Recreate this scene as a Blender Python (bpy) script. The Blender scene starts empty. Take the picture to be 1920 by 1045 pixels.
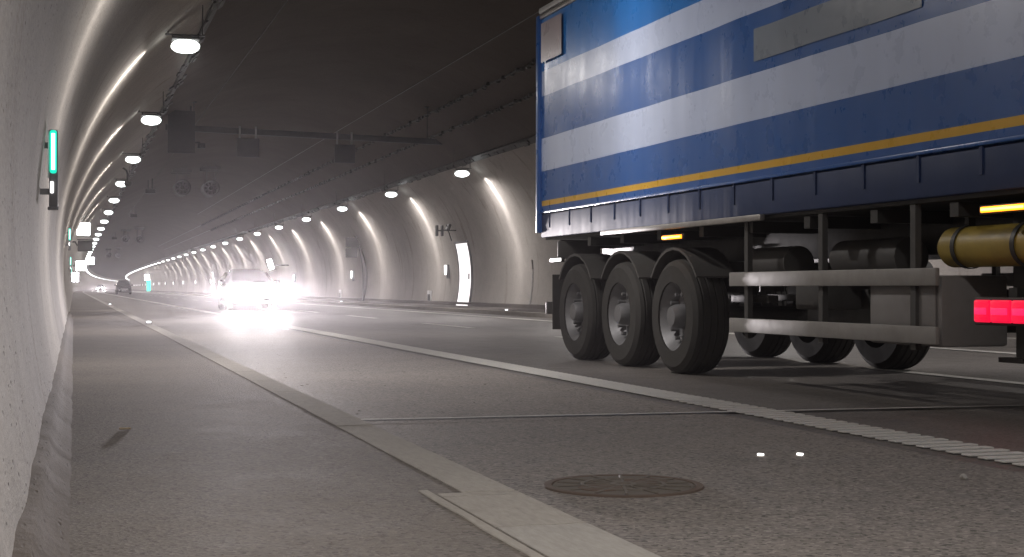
import bpy, bmesh, math, random
from mathutils import Vector, Matrix, noise
random.seed(7)
R = math.radians
PI = math.pi
scene = bpy.context.scene
col = scene.collection

# ------------------------------------------------------------------ camera, world, exposure
cam = bpy.data.cameras.new('camera')
camo = bpy.data.objects.new('camera', cam)
col.objects.link(camo)
camo.location = (0, 0, 0.78)
camo.rotation_euler = (R(90.37), 0, R(-16.93))
cam.sensor_width = 36
cam.lens = 2700 / 1920 * 36
cam.clip_start = 0.02
cam.clip_end = 4000
scene.camera = camo

world = bpy.data.worlds.new('World')
scene.world = world
world.use_nodes = True
world.node_tree.nodes['Background'].inputs[0].default_value = (0.6, 0.7, 1.0, 1)
world.node_tree.nodes['Background'].inputs[1].default_value = 0.004      # night outside the portal

scene.view_settings.view_transform = 'Standard'
scene.view_settings.look = 'None'
scene.view_settings.gamma = 1
scene.view_settings.exposure = 0.22
cy = scene.cycles
cy.use_denoising = True
cy.max_bounces = 7
cy.diffuse_bounces = 4
cy.glossy_bounces = 3
cy.transmission_bounces = 3
cy.volume_bounces = 0
cy.sample_clamp_indirect = 4
cy.sample_clamp_direct = 0
cy.use_light_tree = True
cy.caustics_reflective = False
cy.caustics_refractive = False

# ------------------------------------------------------------------ light strengths
LAMP_WATTS = 430.0
LAMP_BROAD = 0.95
LAMP_FAN = 0.46
HEAD_WATTS = 20000.0

# ------------------------------------------------------------------ layout of the tunnel
AX = 6.86                    # centre line of the bore
Y0C, RC = 190.0, 10000.0     # the bore starts to bend to the right here

def sx(y):
    return (y - Y0C) ** 2 / (2 * RC) if y > Y0C else 0.0
def sang(y):
    return -math.atan((y - Y0C) / RC) if y > Y0C else 0.0

RS, CXS, CZS = 4.853, 2.237, 1.2      # side arcs
RCR, CZC = 8.037, -1.064                # crown arc
def prof(dx):
    """height of the vault at a distance dx from the centre line (upper half)"""
    dx = abs(dx)
    if dx < 5.65:
        return CZC + math.sqrt(RCR ** 2 - dx * dx)
    return CZS + math.sqrt(max(0, RS ** 2 - (dx - CXS) ** 2))
def wall_dx(z):
    return CXS + math.sqrt(RS ** 2 - (z - CZS) ** 2)
def wall_l(z): return AX - wall_dx(z)
def wall_r(z): return AX + wall_dx(z)
SEAM_L, SEAM_R = -4.60, 5.30

# ------------------------------------------------------------------ helpers
def new_obj(name, mesh, parent=None):
    o = bpy.data.objects.new(name, mesh)
    col.objects.link(o)
    if parent is not None:
        o.parent = parent
    return o

def tag(o, label=None, cat=None, group=None, kind=None):
    if label: o['label'] = label
    if cat: o['category'] = cat
    if group: o['group'] = group
    if kind: o['kind'] = kind
    return o

def empty(name, loc, rz=0.0, label=None, cat=None, group=None):
    o = bpy.data.objects.new(name, None)
    o.empty_display_size = 0.1
    col.objects.link(o)
    o.location = loc
    o.rotation_euler = (0, 0, rz)
    return tag(o, label, cat, group)

def kids(o):
    return [c for c in bpy.data.objects if c.parent == o]

def copy_tree(o, parent=None, table=None):
    c = o.copy()
    col.objects.link(c)
    c.parent = parent
    for ch in (table or {}).get(o.name, None) or kids(o):
        copy_tree(ch, c, table)
    return c

class MB:
    """collects shapes into one mesh"""
    def __init__(self):
        self.bm = bmesh.new()
    def _mat(self, faces, mi):
        for f in faces: f.material_index = mi
    def box(self, c, s, bevel=0.0, rot=None, mi=0, seg=2):
        m = Matrix.Translation(c)
        if rot is not None: m = m @ rot
        r = bmesh.ops.create_cube(self.bm, size=1.0, matrix=m @ Matrix.Diagonal((*s, 1)))
        vs = r['verts']
        fs = set(f for v in vs for f in v.link_faces)
        if bevel:
            es = list(set(e for v in vs for e in v.link_edges))
            rr = bmesh.ops.bevel(self.bm, geom=es, offset=bevel, segments=seg, affect='EDGES', profile=0.5)
            fs = set(f for v in rr['verts'] for f in v.link_faces) | set(f for f in fs if f.is_valid)
        self._mat(fs, mi)
        return self
    def cyl(self, c, r, h, axis='Z', n=24, r2=None, mi=0, cap=True):
        m = Matrix.Translation(c)
        if axis == 'X': m = m @ Matrix.Rotation(R(90), 4, 'Y')
        if axis == 'Y': m = m @ Matrix.Rotation(R(-90), 4, 'X')
        rr = bmesh.ops.create_cone(self.bm, cap_ends=cap, segments=n, radius1=r, radius2=r if r2 is None else r2, depth=h, matrix=m)
        self._mat(set(f for v in rr['verts'] for f in v.link_faces), mi)
        return self
    def tube(self, pts, r, n=8, mi=0):
        pts = [Vector(p) for p in pts]
        rings = []
        for i, p in enumerate(pts):
            t = (pts[min(i + 1, len(pts) - 1)] - pts[max(i - 1, 0)]).normalized()
            up = Vector((0, 0, 1)) if abs(t.z) < 0.9 else Vector((1, 0, 0))
            a = t.cross(up).normalized(); b = t.cross(a).normalized()
            rad = r[i] if isinstance(r, (list, tuple)) else r
            rings.append([self.bm.verts.new(p + (a * math.cos(2 * PI * k / n) + b * math.sin(2 * PI * k / n)) * rad) for k in range(n)])
        fs = []
        for i in range(len(rings) - 1):
            for k in range(n):
                fs.append(self.bm.faces.new((rings[i][k], rings[i][(k + 1) % n], rings[i + 1][(k + 1) % n], rings[i + 1][k])))
        fs.append(self.bm.faces.new(rings[0][::-1])); fs.append(self.bm.faces.new(rings[-1]))
        self._mat(fs, mi)
        return self
    def lathe(self, prof_pts, axis='X', c=(0, 0, 0), n=32, mi=0, close=False):
        """profile points are (along, radius)"""
        c = Vector(c)
        rings = []
        for (a, r) in prof_pts:
            ring = []
            for k in range(n):
                u, v = r * math.cos(2 * PI * k / n), r * math.sin(2 * PI * k / n)
                p = {'X': Vector((a, u, v)), 'Y': Vector((u, a, v)), 'Z': Vector((u, v, a))}[axis]
                ring.append(self.bm.verts.new(c + p))
            rings.append(ring)
        fs = []
        m = len(rings)
        for i in range(m if close else m - 1):
            q = rings[(i + 1) % m]
            for k in range(n):
                fs.append(self.bm.faces.new((rings[i][k], rings[i][(k + 1) % n], q[(k + 1) % n], q[k])))
        if not close:
            for ring in (rings[0], rings[-1]):
                if True: fs.append(self.bm.faces.new(ring))
        self._mat(fs, mi)
        return self
    def poly(self, pts, mi=0):
        f = self.bm.faces.new([self.bm.verts.new(p) for p in pts])
        f.material_index = mi
        return self
    def prism(self, outline, axis, a, b, mi=0):
        """outline of (u, v) extruded along axis from a to b"""
        def P(u, v, w):
            return {'X': (w, u, v), 'Y': (u, w, v), 'Z': (u, v, w)}[axis]
        A = [self.bm.verts.new(P(u, v, a)) for u, v in outline]
        B = [self.bm.verts.new(P(u, v, b)) for u, v in outline]
        n = len(A)
        fs = [self.bm.faces.new(A), self.bm.faces.new(B[::-1])]
        for i in range(n):
            fs.append(self.bm.faces.new((A[i], B[i], B[(i + 1) % n], A[(i + 1) % n])))
        self._mat(fs, mi)
        return self
    def grid(self, rows, mi=0, flip=False, mif=None):
        """rows: list of lists of points"""
        V = [[self.bm.verts.new(p) for p in row] for row in rows]
        for i in range(len(V) - 1):
            for j in range(len(V[0]) - 1):
                q = (V[i][j], V[i][j + 1], V[i + 1][j + 1], V[i + 1][j])
                f = self.bm.faces.new(q[::-1] if flip else q)
                f.material_index = mif(i, j) if mif else mi
        return self
    def build(self, name, mats, parent=None, smooth=True, angle=25, normals=True):
        if normals:
            bmesh.ops.recalc_face_normals(self.bm, faces=self.bm.faces[:])
        me = bpy.data.meshes.new(name)
        self.bm.to_mesh(me); self.bm.free()
        for m in (mats if isinstance(mats, (list, tuple)) else [mats]):
            me.materials.append(m)
        if smooth:
            for p in me.polygons: p.use_smooth = True
            me.set_sharp_from_angle(angle=R(angle))
        return new_obj(name, me, parent)

# ------------------------------------------------------------------ materials
def mat(name, base=(0.5, 0.5, 0.5), rough=0.6, metal=0.0, spec=0.5, emit=None, estr=0.0, coat=0.0):
    m = bpy.data.materials.new(name)
    m.use_nodes = True
    b = m.node_tree.nodes['Principled BSDF']
    b.inputs['Base Color'].default_value = (*base, 1)
    b.inputs['Roughness'].default_value = rough
    b.inputs['Metallic'].default_value = metal
    b.inputs['Specular IOR Level'].default_value = spec
    b.inputs['Coat Weight'].default_value = coat
    if emit:
        b.inputs['Emission Color'].default_value = (*emit, 1)
        b.inputs['Emission Strength'].default_value = estr
    return m

class NT:
    def __init__(self, m):
        self.t = m.node_tree
        self.b = self.t.nodes['Principled BSDF']
    def n(self, typ, **kw):
        x = self.t.nodes.new(typ)
        for k, v in kw.items():
            if k.startswith('i_'):
                key = k[2:]
                key = int(key) if key.isdigit() else key.replace('_', ' ')
                x.inputs[key].default_value = v
            else:
                setattr(x, k, v)
        return x
    def l(self, a, b): self.t.links.new(a, b)
    def coords(self, scale=(1, 1, 1)):
        tc = self.n('ShaderNodeTexCoord')
        mp = self.n('ShaderNodeMapping')
        mp.inputs['Scale'].default_value = scale
        self.l(tc.outputs['Object'], mp.inputs['Vector'])
        return mp.outputs['Vector']
    def noise(self, scale, detail=4, rough=0.55, vec=None, dist=0.0):
        x = self.n('ShaderNodeTexNoise')
        x.inputs['Scale'].default_value = scale
        x.inputs['Detail'].default_value = detail
        x.inputs['Roughness'].default_value = rough
        x.inputs['Distortion'].default_value = dist
        if vec is not None: self.l(vec, x.inputs['Vector'])
        return x.outputs['Fac']
    def ramp(self, fac, stops):
        x = self.n('ShaderNodeValToRGB')
        e = x.color_ramp.elements
        while len(e) < len(stops): e.new(0.5)
        for i, (p, c) in enumerate(stops):
            e[i].position = p
            e[i].color = (c, c, c, 1) if isinstance(c, (int, float)) else (*c, 1)
        self.l(fac, x.inputs['Fac'])
        return x.outputs['Color']
    def mix(self, fac, a, b, blend='MIX'):
        x = self.n('ShaderNodeMix', data_type='RGBA', blend_type=blend)
        for v, s in ((fac, 0), (a, 6), (b, 7)):
            if isinstance(v, (int, float)): x.inputs[s].default_value = v
            elif isinstance(v, tuple): x.inputs[s].default_value = (*v, 1)
            else: self.l(v, x.inputs[s])
        return x.outputs[2]
    def math(self, op, a, b=None, clamp=False):
        x = self.n('ShaderNodeMath', operation=op, use_clamp=clamp)
        for v, s in ((a, 0), (b, 1)):
            if v is None: continue
            if isinstance(v, (int, float)): x.inputs[s].default_value = v
            else: self.l(v, x.inputs[s])
        return x.outputs[0]
    def bump(self, h, strength=0.3, dist=0.01, normal=None):
        x = self.n('ShaderNodeBump')
        x.inputs['Strength'].default_value = strength
        x.inputs['Distance'].default_value = dist
        self.l(h, x.inputs['Height'])
        if normal is not None: self.l(normal, x.inputs['Normal'])
        return x.outputs['Normal']

def concrete(name, tone, stain=0.5, speck=0.6, bump=0.5, rough=0.75):
    m = mat(name, rough=0.92, spec=0.05)
    t = NT(m)
    v = t.coords()
    big = t.noise(0.45, 5, 0.6, v)
    ve = t.coords((1, 0.22, 1))
    mid = t.noise(5, 5, 0.65, v)
    fine = t.noise(48, 4, 0.7, ve)
    c = t.mix(t.ramp(big, [(0.35, 0.0), (0.7, 1.0)]), tuple(x * 0.84 for x in tone), tuple(x * 1.08 for x in tone))
    c = t.mix(t.math('MULTIPLY', t.ramp(mid, [(0.4, 0.0), (0.7, 1.0)]), 0.35), c, tuple(x * 0.7 for x in tone))
    # long run-off stains down the lining
    vs = t.coords((1.0, 1.6, 0.16))
    st = t.noise(1.3, 5, 0.65, vs, 0.4)
    c = t.mix(t.math('MULTIPLY', t.ramp(st, [(0.56, 0.0), (0.72, 1.0)]), stain), c, (tone[0] * 0.5, tone[1] * 0.44, tone[2] * 0.37))
    # dark pores
    vo = t.n('ShaderNodeTexVoronoi', feature='F1')
    vo.inputs['Scale'].default_value = 42
    vo.inputs['Randomness'].default_value = 1.0
    vd = t.coords((1, 0.2, 0.6))
    t.l(vd, vo.inputs['Vector'])
    gate = t.ramp(t.noise(9, 3, 0.6, ve), [(0.45, 0.0), (0.58, 1.0)])
    pore = t.ramp(vo.outputs['Distance'], [(0.10, 1.0), (0.24, 0.0)])
    pk = t.math('MULTIPLY', t.math('MULTIPLY', gate, pore), speck)
    c = t.mix(pk, c, tuple(x * 0.3 for x in tone))
    c = t.mix(t.math('MULTIPLY', t.ramp(fine, [(0.35, 0.0), (0.68, 1.0)]), 0.45), c, tuple(x * 1.3 for x in tone))
    t.l(c, t.b.inputs['Base Color'])
    h = t.math('ADD', t.math('MULTIPLY', fine, 0.5), t.math('MULTIPLY', mid, 0.8))
    h = t.math('SUBTRACT', h, t.math('MULTIPLY', pk, 1.2))
    t.l(t.bump(h, bump, 0.01), t.b.inputs['Normal'])
    return m

M = {}
M['wall'] = concrete('pale_lining', (0.41, 0.38, 0.345), stain=0.75, speck=0.85, bump=0.7)
M['wall_far'] = concrete('pale_lining_smooth', (0.45, 0.42, 0.395), stain=0.85, speck=0.3, bump=0.6, rough=0.85)
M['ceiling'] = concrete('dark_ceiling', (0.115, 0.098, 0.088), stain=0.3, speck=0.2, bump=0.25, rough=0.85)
M['plinth'] = concrete('plinth_concrete', (0.16, 0.145, 0.135), stain=0.3, speck=0.3)
M['fillet'] = concrete('dirty_mortar', (0.11, 0.09, 0.072), stain=0.6, speck=0.5, bump=0.5)
M['kerb'] = concrete('kerb_stone', (0.36, 0.335, 0.30), stain=0.06, speck=0.3, bump=0.35)
M['kerb_new'] = concrete('kerb_slab_smooth', (0.37, 0.35, 0.32), stain=0.1, speck=0.1, bump=0.15)

def paving(name, tone, coarse, contrast, rough, spec, tracks=False):
    m = mat(name, rough=rough, spec=spec)
    t = NT(m)
    v = t.coords()
    big = t.noise(0.35, 4, 0.6, v)
    mid = t.noise(3.2, 5, 0.65, v)
    vo = t.n('ShaderNodeTexVoronoi', feature='F1')
    vo.inputs['Scale'].default_value = coarse
    t.l(v, vo.inputs['Vector'])
    gr = t.n('ShaderNodeSeparateColor')
    t.l(vo.outputs['Color'], gr.inputs[0])
    grain = t.math('MULTIPLY', t.ramp(gr.outputs[0], [(0.0, 0.0), (0.55, 0.35), (0.9, 0.6), (1.0, 1.0)]), contrast)
    c = t.mix(t.ramp(big, [(0.35, 0.0), (0.65, 1.0)]), tuple(x * 0.74 for x in tone), (tone[0] * 1.26, tone[1] * 1.24, tone[2] * 1.18))
    c = t.mix(t.math('MULTIPLY', t.ramp(mid, [(0.35, 0.0), (0.75, 1.0)]), 0.5), c, (tone[0] * 1.3, tone[1] * 1.22, tone[2] * 1.1))
    if tracks:
        vs = t.coords((1.0, 0.03, 1.0))
        tr = t.noise(1.6, 4, 0.6, vs)
        c = t.mix(t.math('MULTIPLY', t.ramp(tr, [(0.45, 0.0), (0.68, 1.0)]), 0.5), c, tuple(x * 0.55 for x in tone))
    c = t.mix(grain, c, (tone[0] * 2.6, tone[1] * 2.5, tone[2] * 2.4))
    dk = t.math('MULTIPLY', t.ramp(gr.outputs[1], [(0.86, 0.0), (0.9, 1.0)]), contrast)
    c = t.mix(dk, c, tuple(x * 0.25 for x in tone))
    t.l(c, t.b.inputs['Base Color'])
    rr = t.math('ADD', t.math('MULTIPLY', mid, 0.25), rough - 0.12)
    t.l(rr, t.b.inputs['Roughness'])
    h = t.math('ADD', t.math('MULTIPLY', vo.outputs['Distance'], 0.6), t.math('MULTIPLY', t.noise(coarse * 2.2, 2, 0.5, v), 0.6))
    t.l(t.bump(h, 0.55, 0.006), t.b.inputs['Normal'])
    return m

M['road'] = paving('road_surface', (0.122, 0.114, 0.110), 75, 0.5, 0.5, 0.38, True)
M['shoulder'] = paving('shoulder_surface', (0.165, 0.152, 0.143), 75, 0.62, 0.75, 0.12)
M['walk'] = paving('footpath_surface', (0.125, 0.113, 0.102), 85, 0.45, 0.85, 0.08)
def paint(name, base, rough=0.55):
    m = mat(name, base, rough)
    t = NT(m); v = t.coords()
    f = t.math('MULTIPLY', t.ramp(t.noise(16, 6, 0.75, v), [(0.55, 0.0), (0.72, 1.0)]), 0.55)
    t.l(t.mix(f, tuple(x * 0.92 for x in base), tuple(x * 0.5 for x in base)), t.b.inputs['Base Color'])
    t.l(t.bump(t.noise(60, 3, 0.6, v), 0.3, 0.004), t.b.inputs['Normal'])
    return m
M['mark'] = paint('road_paint', (0.72, 0.70, 0.66))
def scuffed(name, base, rough, metal=0.0, amt=0.4, coat=0.0):
    m = mat(name, base, rough, metal, coat=coat)
    t = NT(m); v = t.coords()
    f = t.math('MULTIPLY', t.ramp(t.noise(3.5, 6, 0.7, v), [(0.42, 0.0), (0.72, 1.0)]), amt)
    t.l(t.mix(f, base, (base[0] * 0.5 + 0.03, base[1] * 0.5 + 0.026, base[2] * 0.5 + 0.02)), t.b.inputs['Base Color'])
    t.l(t.math('ADD', t.math('MULTIPLY', t.noise(9, 4, 0.6, v), 0.3), rough - 0.15), t.b.inputs['Roughness'])
    return m
M['gantry'] = scuffed('gantry_steel', (0.016, 0.018, 0.026), 0.6)
M['black'] = scuffed('black_steel', (0.03, 0.029, 0.028), 0.5)
M['dark'] = scuffed('dark_grey_steel', (0.075, 0.072, 0.07), 0.6)
M['grey'] = scuffed('grey_steel', (0.22, 0.22, 0.23), 0.5, 0.3)
M['alu'] = scuffed('dull_aluminium', (0.50, 0.48, 0.46), 0.42, 0.7, 0.5)
M['rail'] = scuffed('side_guard_grey', (0.34, 0.325, 0.31), 0.55, 0.15, 0.5)
M['rubber'] = scuffed('tyre_rubber', (0.038, 0.036, 0.034), 0.8)
M['iron'] = scuffed('cast_iron', (0.14, 0.12, 0.10), 0.85, 0.0, 0.5)
M['rust'] = scuffed('rusty_iron', (0.12, 0.085, 0.065), 0.9, 0.0, 0.5)
M['box'] = scuffed('grey_box', (0.26, 0.245, 0.24), 0.55, 0.0, 0.4)
M['yellow'] = scuffed('yellow_tank', (0.42, 0.30, 0.05), 0.45, 0.0, 0.7)
M['white'] = scuffed('white_enamel', (0.68, 0.68, 0.68), 0.35, 0.0, 0.25)
M['glass'] = mat('dark_glass', (0.02, 0.023, 0.026), 0.06, spec=0.8)
M['carpaint'] = mat('grey_car_paint', (0.16, 0.16, 0.17), 0.25, 0.4, coat=0.6)
M['carblack'] = mat('black_car_paint', (0.012, 0.012, 0.014), 0.25, coat=0.6)
M['carwhite'] = mat('silver_car_paint', (0.4, 0.4, 0.42), 0.3, 0.4, coat=0.5)
M['lamp'] = mat('lamp_glow', (0.9, 0.9, 0.9), 0.4, emit=(0.95, 1.0, 0.98), estr=3.5)
M['green'] = mat('green_light', (0.0, 0.35, 0.25), 0.4, emit=(0.0, 0.62, 0.42), estr=1.2)
M['greencore'] = mat('green_tube', (0.5, 0.9, 0.8), 0.4, emit=(0.55, 1.0, 0.88), estr=2.4)
M['whitelit'] = mat('lit_white_panel', (0.8, 0.8, 0.8), 0.4, emit=(1.0, 0.98, 0.98), estr=2.2)
M['doorlit'] = mat('lit_door_panel', (0.8, 0.78, 0.78), 0.4, emit=(1.0, 0.95, 0.96), estr=1.15)
M['flood'] = mat('floodlight_face', (0.9, 0.9, 0.9), 0.4, emit=(0.96, 0.97, 1.0), estr=30)
M['head'] = mat('headlight_face', (0.9, 0.9, 0.9), 0.4, emit=(1.0, 0.95, 0.97), estr=60)
M['orange'] = mat('amber_lens', (0.8, 0.25, 0.02), 0.3, emit=(1.0, 0.28, 0.01), estr=3.2)
M['orange_hot'] = mat('amber_core', (0.9, 0.5, 0.1), 0.3, emit=(1.0, 0.62, 0.10), estr=5)
M['red'] = mat('red_lens', (0.6, 0.01, 0.04), 0.3, emit=(1.0, 0.006, 0.055), estr=0.75)
M['redcore'] = mat('red_lens_core', (0.6, 0.02, 0.06), 0.3, emit=(1.0, 0.02, 0.11), estr=1.1)
M['marker'] = mat('marker_lens_and_chip_glint', (0.9, 0.9, 0.9), 0.3, emit=(1.0, 0.98, 0.94), estr=2.5)  # lens of the lorry's end lamp; also the chips' painted glint
M['stud'] = mat('kerb_reflector_glow', (0.9, 0.9, 0.9), 0.3, emit=(0.95, 0.97, 1.0), estr=2.0)  # emission stands in for light thrown back by the reflectors
M['cyan'] = mat('cyan_sign', (0.0, 0.6, 0.5), 0.4, emit=(0.0, 0.75, 0.55), estr=1.3)

def curtain(name, base, rough=0.27):
    m = mat(name, base, rough, spec=0.5)
    t = NT(m); v = t.coords()
    vs = t.coords((1.0, 1.0, 0.12))
    f = t.math('MULTIPLY', t.ramp(t.noise(2.2, 5, 0.6, vs), [(0.4, 0.0), (0.72, 1.0)]), 0.28)
    c = t.mix(f, base, tuple(x * 0.62 for x in base))
    d = t.math('MULTIPLY', t.ramp(t.noise(1.2, 6, 0.7, v), [(0.5, 0.0), (0.75, 1.0)]), 0.07)
    t.l(t.mix(d, c, (0.20, 0.22, 0.25)), t.b.inputs['Base Color'])
    t.l(t.math('ADD', t.math('MULTIPLY', t.noise(4, 4, 0.6, v), 0.2), rough - 0.08), t.b.inputs['Roughness'])
    t.l(t.bump(t.noise(1.6, 3, 0.5, vs), 0.25, 0.05), t.b.inputs['Normal'])
    return m
M['blue'] = curtain('blue_curtain', (0.028, 0.12, 0.40))
M['brightblue'] = curtain('bright_blue_curtain', (0.03, 0.20, 0.60))
M['cwhite'] = curtain('pale_curtain', (0.60, 0.69, 0.92))
M['cyellow'] = curtain('yellow_stripe', (0.80, 0.46, 0.04))
M['navy'] = curtain('navy_side', (0.016, 0.038, 0.12), 0.6)
M['logo'] = curtain('pale_lettering_panel', (0.25, 0.29, 0.35))
M['pink'] = curtain('pale_pink_patch', (0.40, 0.33, 0.36))

# ------------------------------------------------------------------ tunnel shell
def stations(a, b):
    ys, y = [a], a
    while y < b:
        step = 0.14 if 1.0 < y < 26 else (0.5 if y < 60 and y > -2 else (2.0 if y < 200 else 6.0))
        y += step
        ys.append(min(y, b))
    return ys

def side_points(dx_end, n_side, n_top):
    """(dx, z) from below the floor up the side arc and on along the crown arc to dx_end"""
    pts = []
    a0 = math.asin((0.02 - CZS) / RS); a1 = math.asin((4.65 - CZS) / RS)
    for i in range(n_side + 1):
        a = a0 + (a1 - a0) * i / n_side
        pts.append((CXS + RS * math.cos(a), CZS + RS * math.sin(a)))
    for i in range(1, n_top + 1):
        dx = 5.65 + (abs(dx_end) - 5.65) * i / n_top
        pts.append((dx, prof(dx)))
    return pts

Y_START, Y_END = -46.0, 1150.0
def wall(side, dx_end, rough_amp, name, label, m):
    ys = stations(Y_START, Y_END)
    if side > 0: ys = [y for i, y in enumerate(ys) if not (1.0 < y < 26) or i % 4 == 0]
    pts = side_points(dx_end, 34, 5)
    rows = []
    for y in ys:
        row = []
        for k, (dx, z) in enumerate(pts):
            x = AX + side * dx + sx(y)
            d = 0.0
            if rough_amp:
                d = noise.noise((y * 0.55, z * 0.8, side * 3.1)) * rough_amp + noise.noise((y * 2.4, z * 2.9, 7.7)) * rough_amp * 0.35
                if z < 0.5: d += noise.noise((y * 1.1, 2.2, side)) * 0.010 * (0.5 - z) / 0.5
            row.append((x - side * d, y, z))
        rows.append(row)
    o = MB().grid(rows, flip=(side > 0)).build(name, m, normals=False, angle=60)
    return tag(o, label, 'wall')

wl = wall(-1, SEAM_L, 0.014, 'tunnel_wall', 'rough pale concrete tunnel wall curving up beside the camera and the footpath', M['wall'])
wr = wall(+1, SEAM_R, 0.02, 'tunnel_wall', 'pale concrete tunnel wall across the road, washed by a row of lamp beams', M['wall_far'])

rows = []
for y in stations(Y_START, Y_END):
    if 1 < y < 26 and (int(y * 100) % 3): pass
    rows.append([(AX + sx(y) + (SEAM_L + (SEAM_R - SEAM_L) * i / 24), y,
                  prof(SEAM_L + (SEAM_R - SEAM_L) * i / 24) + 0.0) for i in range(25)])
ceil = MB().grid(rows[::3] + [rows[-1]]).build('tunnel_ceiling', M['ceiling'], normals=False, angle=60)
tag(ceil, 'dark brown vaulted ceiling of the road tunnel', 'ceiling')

# mortar fillet at the foot of the near wall
rows = []
for y in [0.8 + 0.07 * i for i in range(520)]:
    n1 = noise.noise((y * 2.3, 0.3, 1)) * 0.007 + noise.noise((y * 7, 0.3, 4)) * 0.002
    n2 = noise.noise((y * 1.3, 5.3, 1)) * 0.010 + noise.noise((y * 9, 2.3, 4)) * 0.0012
    xw = wall_l(0.2)
    rows.append([(xw - 0.06, y, 0.21 + n2), (xw + 0.035 + n1, y, 0.19 + n2), (xw + 0.055 + n1, y, 0.15 + n2 * .5), (-0.042 + n1, y, 0.122 + n1 * 0.3), (-0.005 + n1, y, 0.098)])
f = MB().grid(rows).build('wall_fillet', M['fillet'], wl, angle=70)

# plinth along the foot of the far wall
rows = []
xp = wall_r(0.15) - 0.06
for y in stations(-20, Y_END)[::4]:
    s = sx(y)
    rows.append([(xp + s, y, 0.10), (xp + s, y, 0.235), (xp + 0.02 + s, y, 0.255), (xp + 0.25 + s, y, 0.256)])
MB().grid(rows).build('wall_plinth', M['plinth'], wr)

# ------------------------------------------------------------------ ground
KX = 1.42          # road side of the near kerb
KXR = 11.75        # road side of the far kerb
def sheet(name, x0, x1, z, m, y0=Y_START, y1=Y_END, parent=None, nx=2, skirt=None):
    rows = []
    for y in stations(y0, y1)[::3] + [y1]:
        s = sx(y)
        r = [(x0 + (x1 - x0) * i / nx + s, y, z) for i in range(nx + 1)]
        if skirt == 'R': r.append((x1 + s, y, z - 0.16))
        if skirt == 'L': r.insert(0, (x0 + s, y, z - 0.16))
        rows.append(r)
    return MB().grid(rows).build(name, m, parent, smooth=False, normals=False)
ground = sheet('ground', -30, 60, -0.25, M['fillet'], -60, 1400)
tag(ground, kind='structure')
road = sheet('road', KX - 0.05, KXR + 0.05, 0.0, M['road'])
tag(road, kind='structure')
sh = sheet('road_shoulder', KX - 0.04, 3.8, 0.004, M['shoulder'])
tag(sh, kind='structure')
walk = sheet('footpath', -0.4, KX - 0.02, 0.10, M['walk'], skirt='R')
tag(walk, kind='structure')
walk2 = sheet('footpath', KXR + 0.17, AX + 7.2, 0.118, M['plinth'], skirt='L')
tag(walk2, kind='structure')

# kerbs: blocks with open joints
kb, kn = MB(), MB()
y = -6.0
rng = random.Random(3)
while y < 330:
    L = 1.2 if y > 4.6 else 0.62
    if 4.0 < y < 4.6: L = 4.62 - y
    if y < 4.62:
        w = 0.275
    else:
        w = 0.185
    s = sx(y)
    t = kn if (abs(y - 3.4) < 0.45) else kb
    zt = 0.1025 + rng.uniform(-0.0008, 0.0008)
    t.box((KX - w / 2 + s + rng.uniform(-.001, .001), y + L / 2, (zt - 0.08) / 2), (w, L - 0.011, zt + 0.08), bevel=0.004)
    y += L
kerb = kb.build('kerb', M['kerb'], smooth=False); tag(kerb, kind='structure')
kn.build('kerb_slab', M['kerb_new'], kerb, smooth=False)
# mortar strip beside the wide slabs
rows = []
for i in range(120):
    yy = 0.6 + i * 0.0345
    n = noise.noise((yy * 3, 1, 1)) * 0.008
    rows.append([(KX - 0.320 + n, yy, 0.098), (KX - 0.314 + n, yy, 0.1022), (KX - 0.284, yy, 0.1024), (KX - 0.282, yy, 0.09)])
MB().grid(rows).build('mortar_strip', M['kerb'], kerb)
kb2 = MB()
y = -10.0
while y < 330:
    s = sx(y)
    kb2.box((KXR + 0.09 + s, y + 0.75, 0.02), (0.18, 1.488, 0.20), bevel=0.012)
    y += 1.5
kerb2 = kb2.build('kerb', M['kerb'], smooth=False); tag(kerb2, kind='structure')

# road markings
def strip(name, x0, x1, y0, y1, z, m, parent, step=None):
    ys = [y0, y1] if step is None else [y0 + (y1 - y0) * i / max(1, int((y1 - y0) / step)) for i in range(max(1, int((y1 - y0) / step)) + 1)]
    rows = [[(x0 + sx(y), y, z), (x1 + sx(y), y, z)] for y in ys]
    return MB().grid(rows).build(name, m, parent, smooth=False, normals=False)
# near edge line: profiled ribs across a thin painted base
e = MB()
y = 1.5
while y < 26:
    hh = 0.006 if y < 9.5 else 0.004
    pit = 0.125
    e.box((4.09 + noise.noise((y, 0, 0)) * 0.006, y, 0.0085), (0.31, 0.066, hh * 1.4), bevel=0.002, seg=1)
    y += pit
e.grid([[(3.935 + sx(y), y, 0.0085), (4.245 + sx(y), y, 0.0085)] for y in ([9.2 + 2 * i for i in range(560)])])
e.build('edge_line', M['mark'], road, smooth=False)
strip('edge_line', 10.50, 10.72, -20, 1100, 0.008, M['mark'], road, 4)
yd = 16.3
first_dash = None
for k in range(48):
    if first_dash is None:
        first_dash = strip('lane_dash', 7.26, 7.42, 0, 4.0, 0.008, M['mark'], road)
        d = first_dash
    else:
        d = first_dash.copy(); col.objects.link(d); d.parent = road
    yy = 17.6 + 9.15 * (k - 1)
    d.location = (sx(yy + 2), yy, 0)
    d.rotation_euler = (0, 0, sang(yy))
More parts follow.
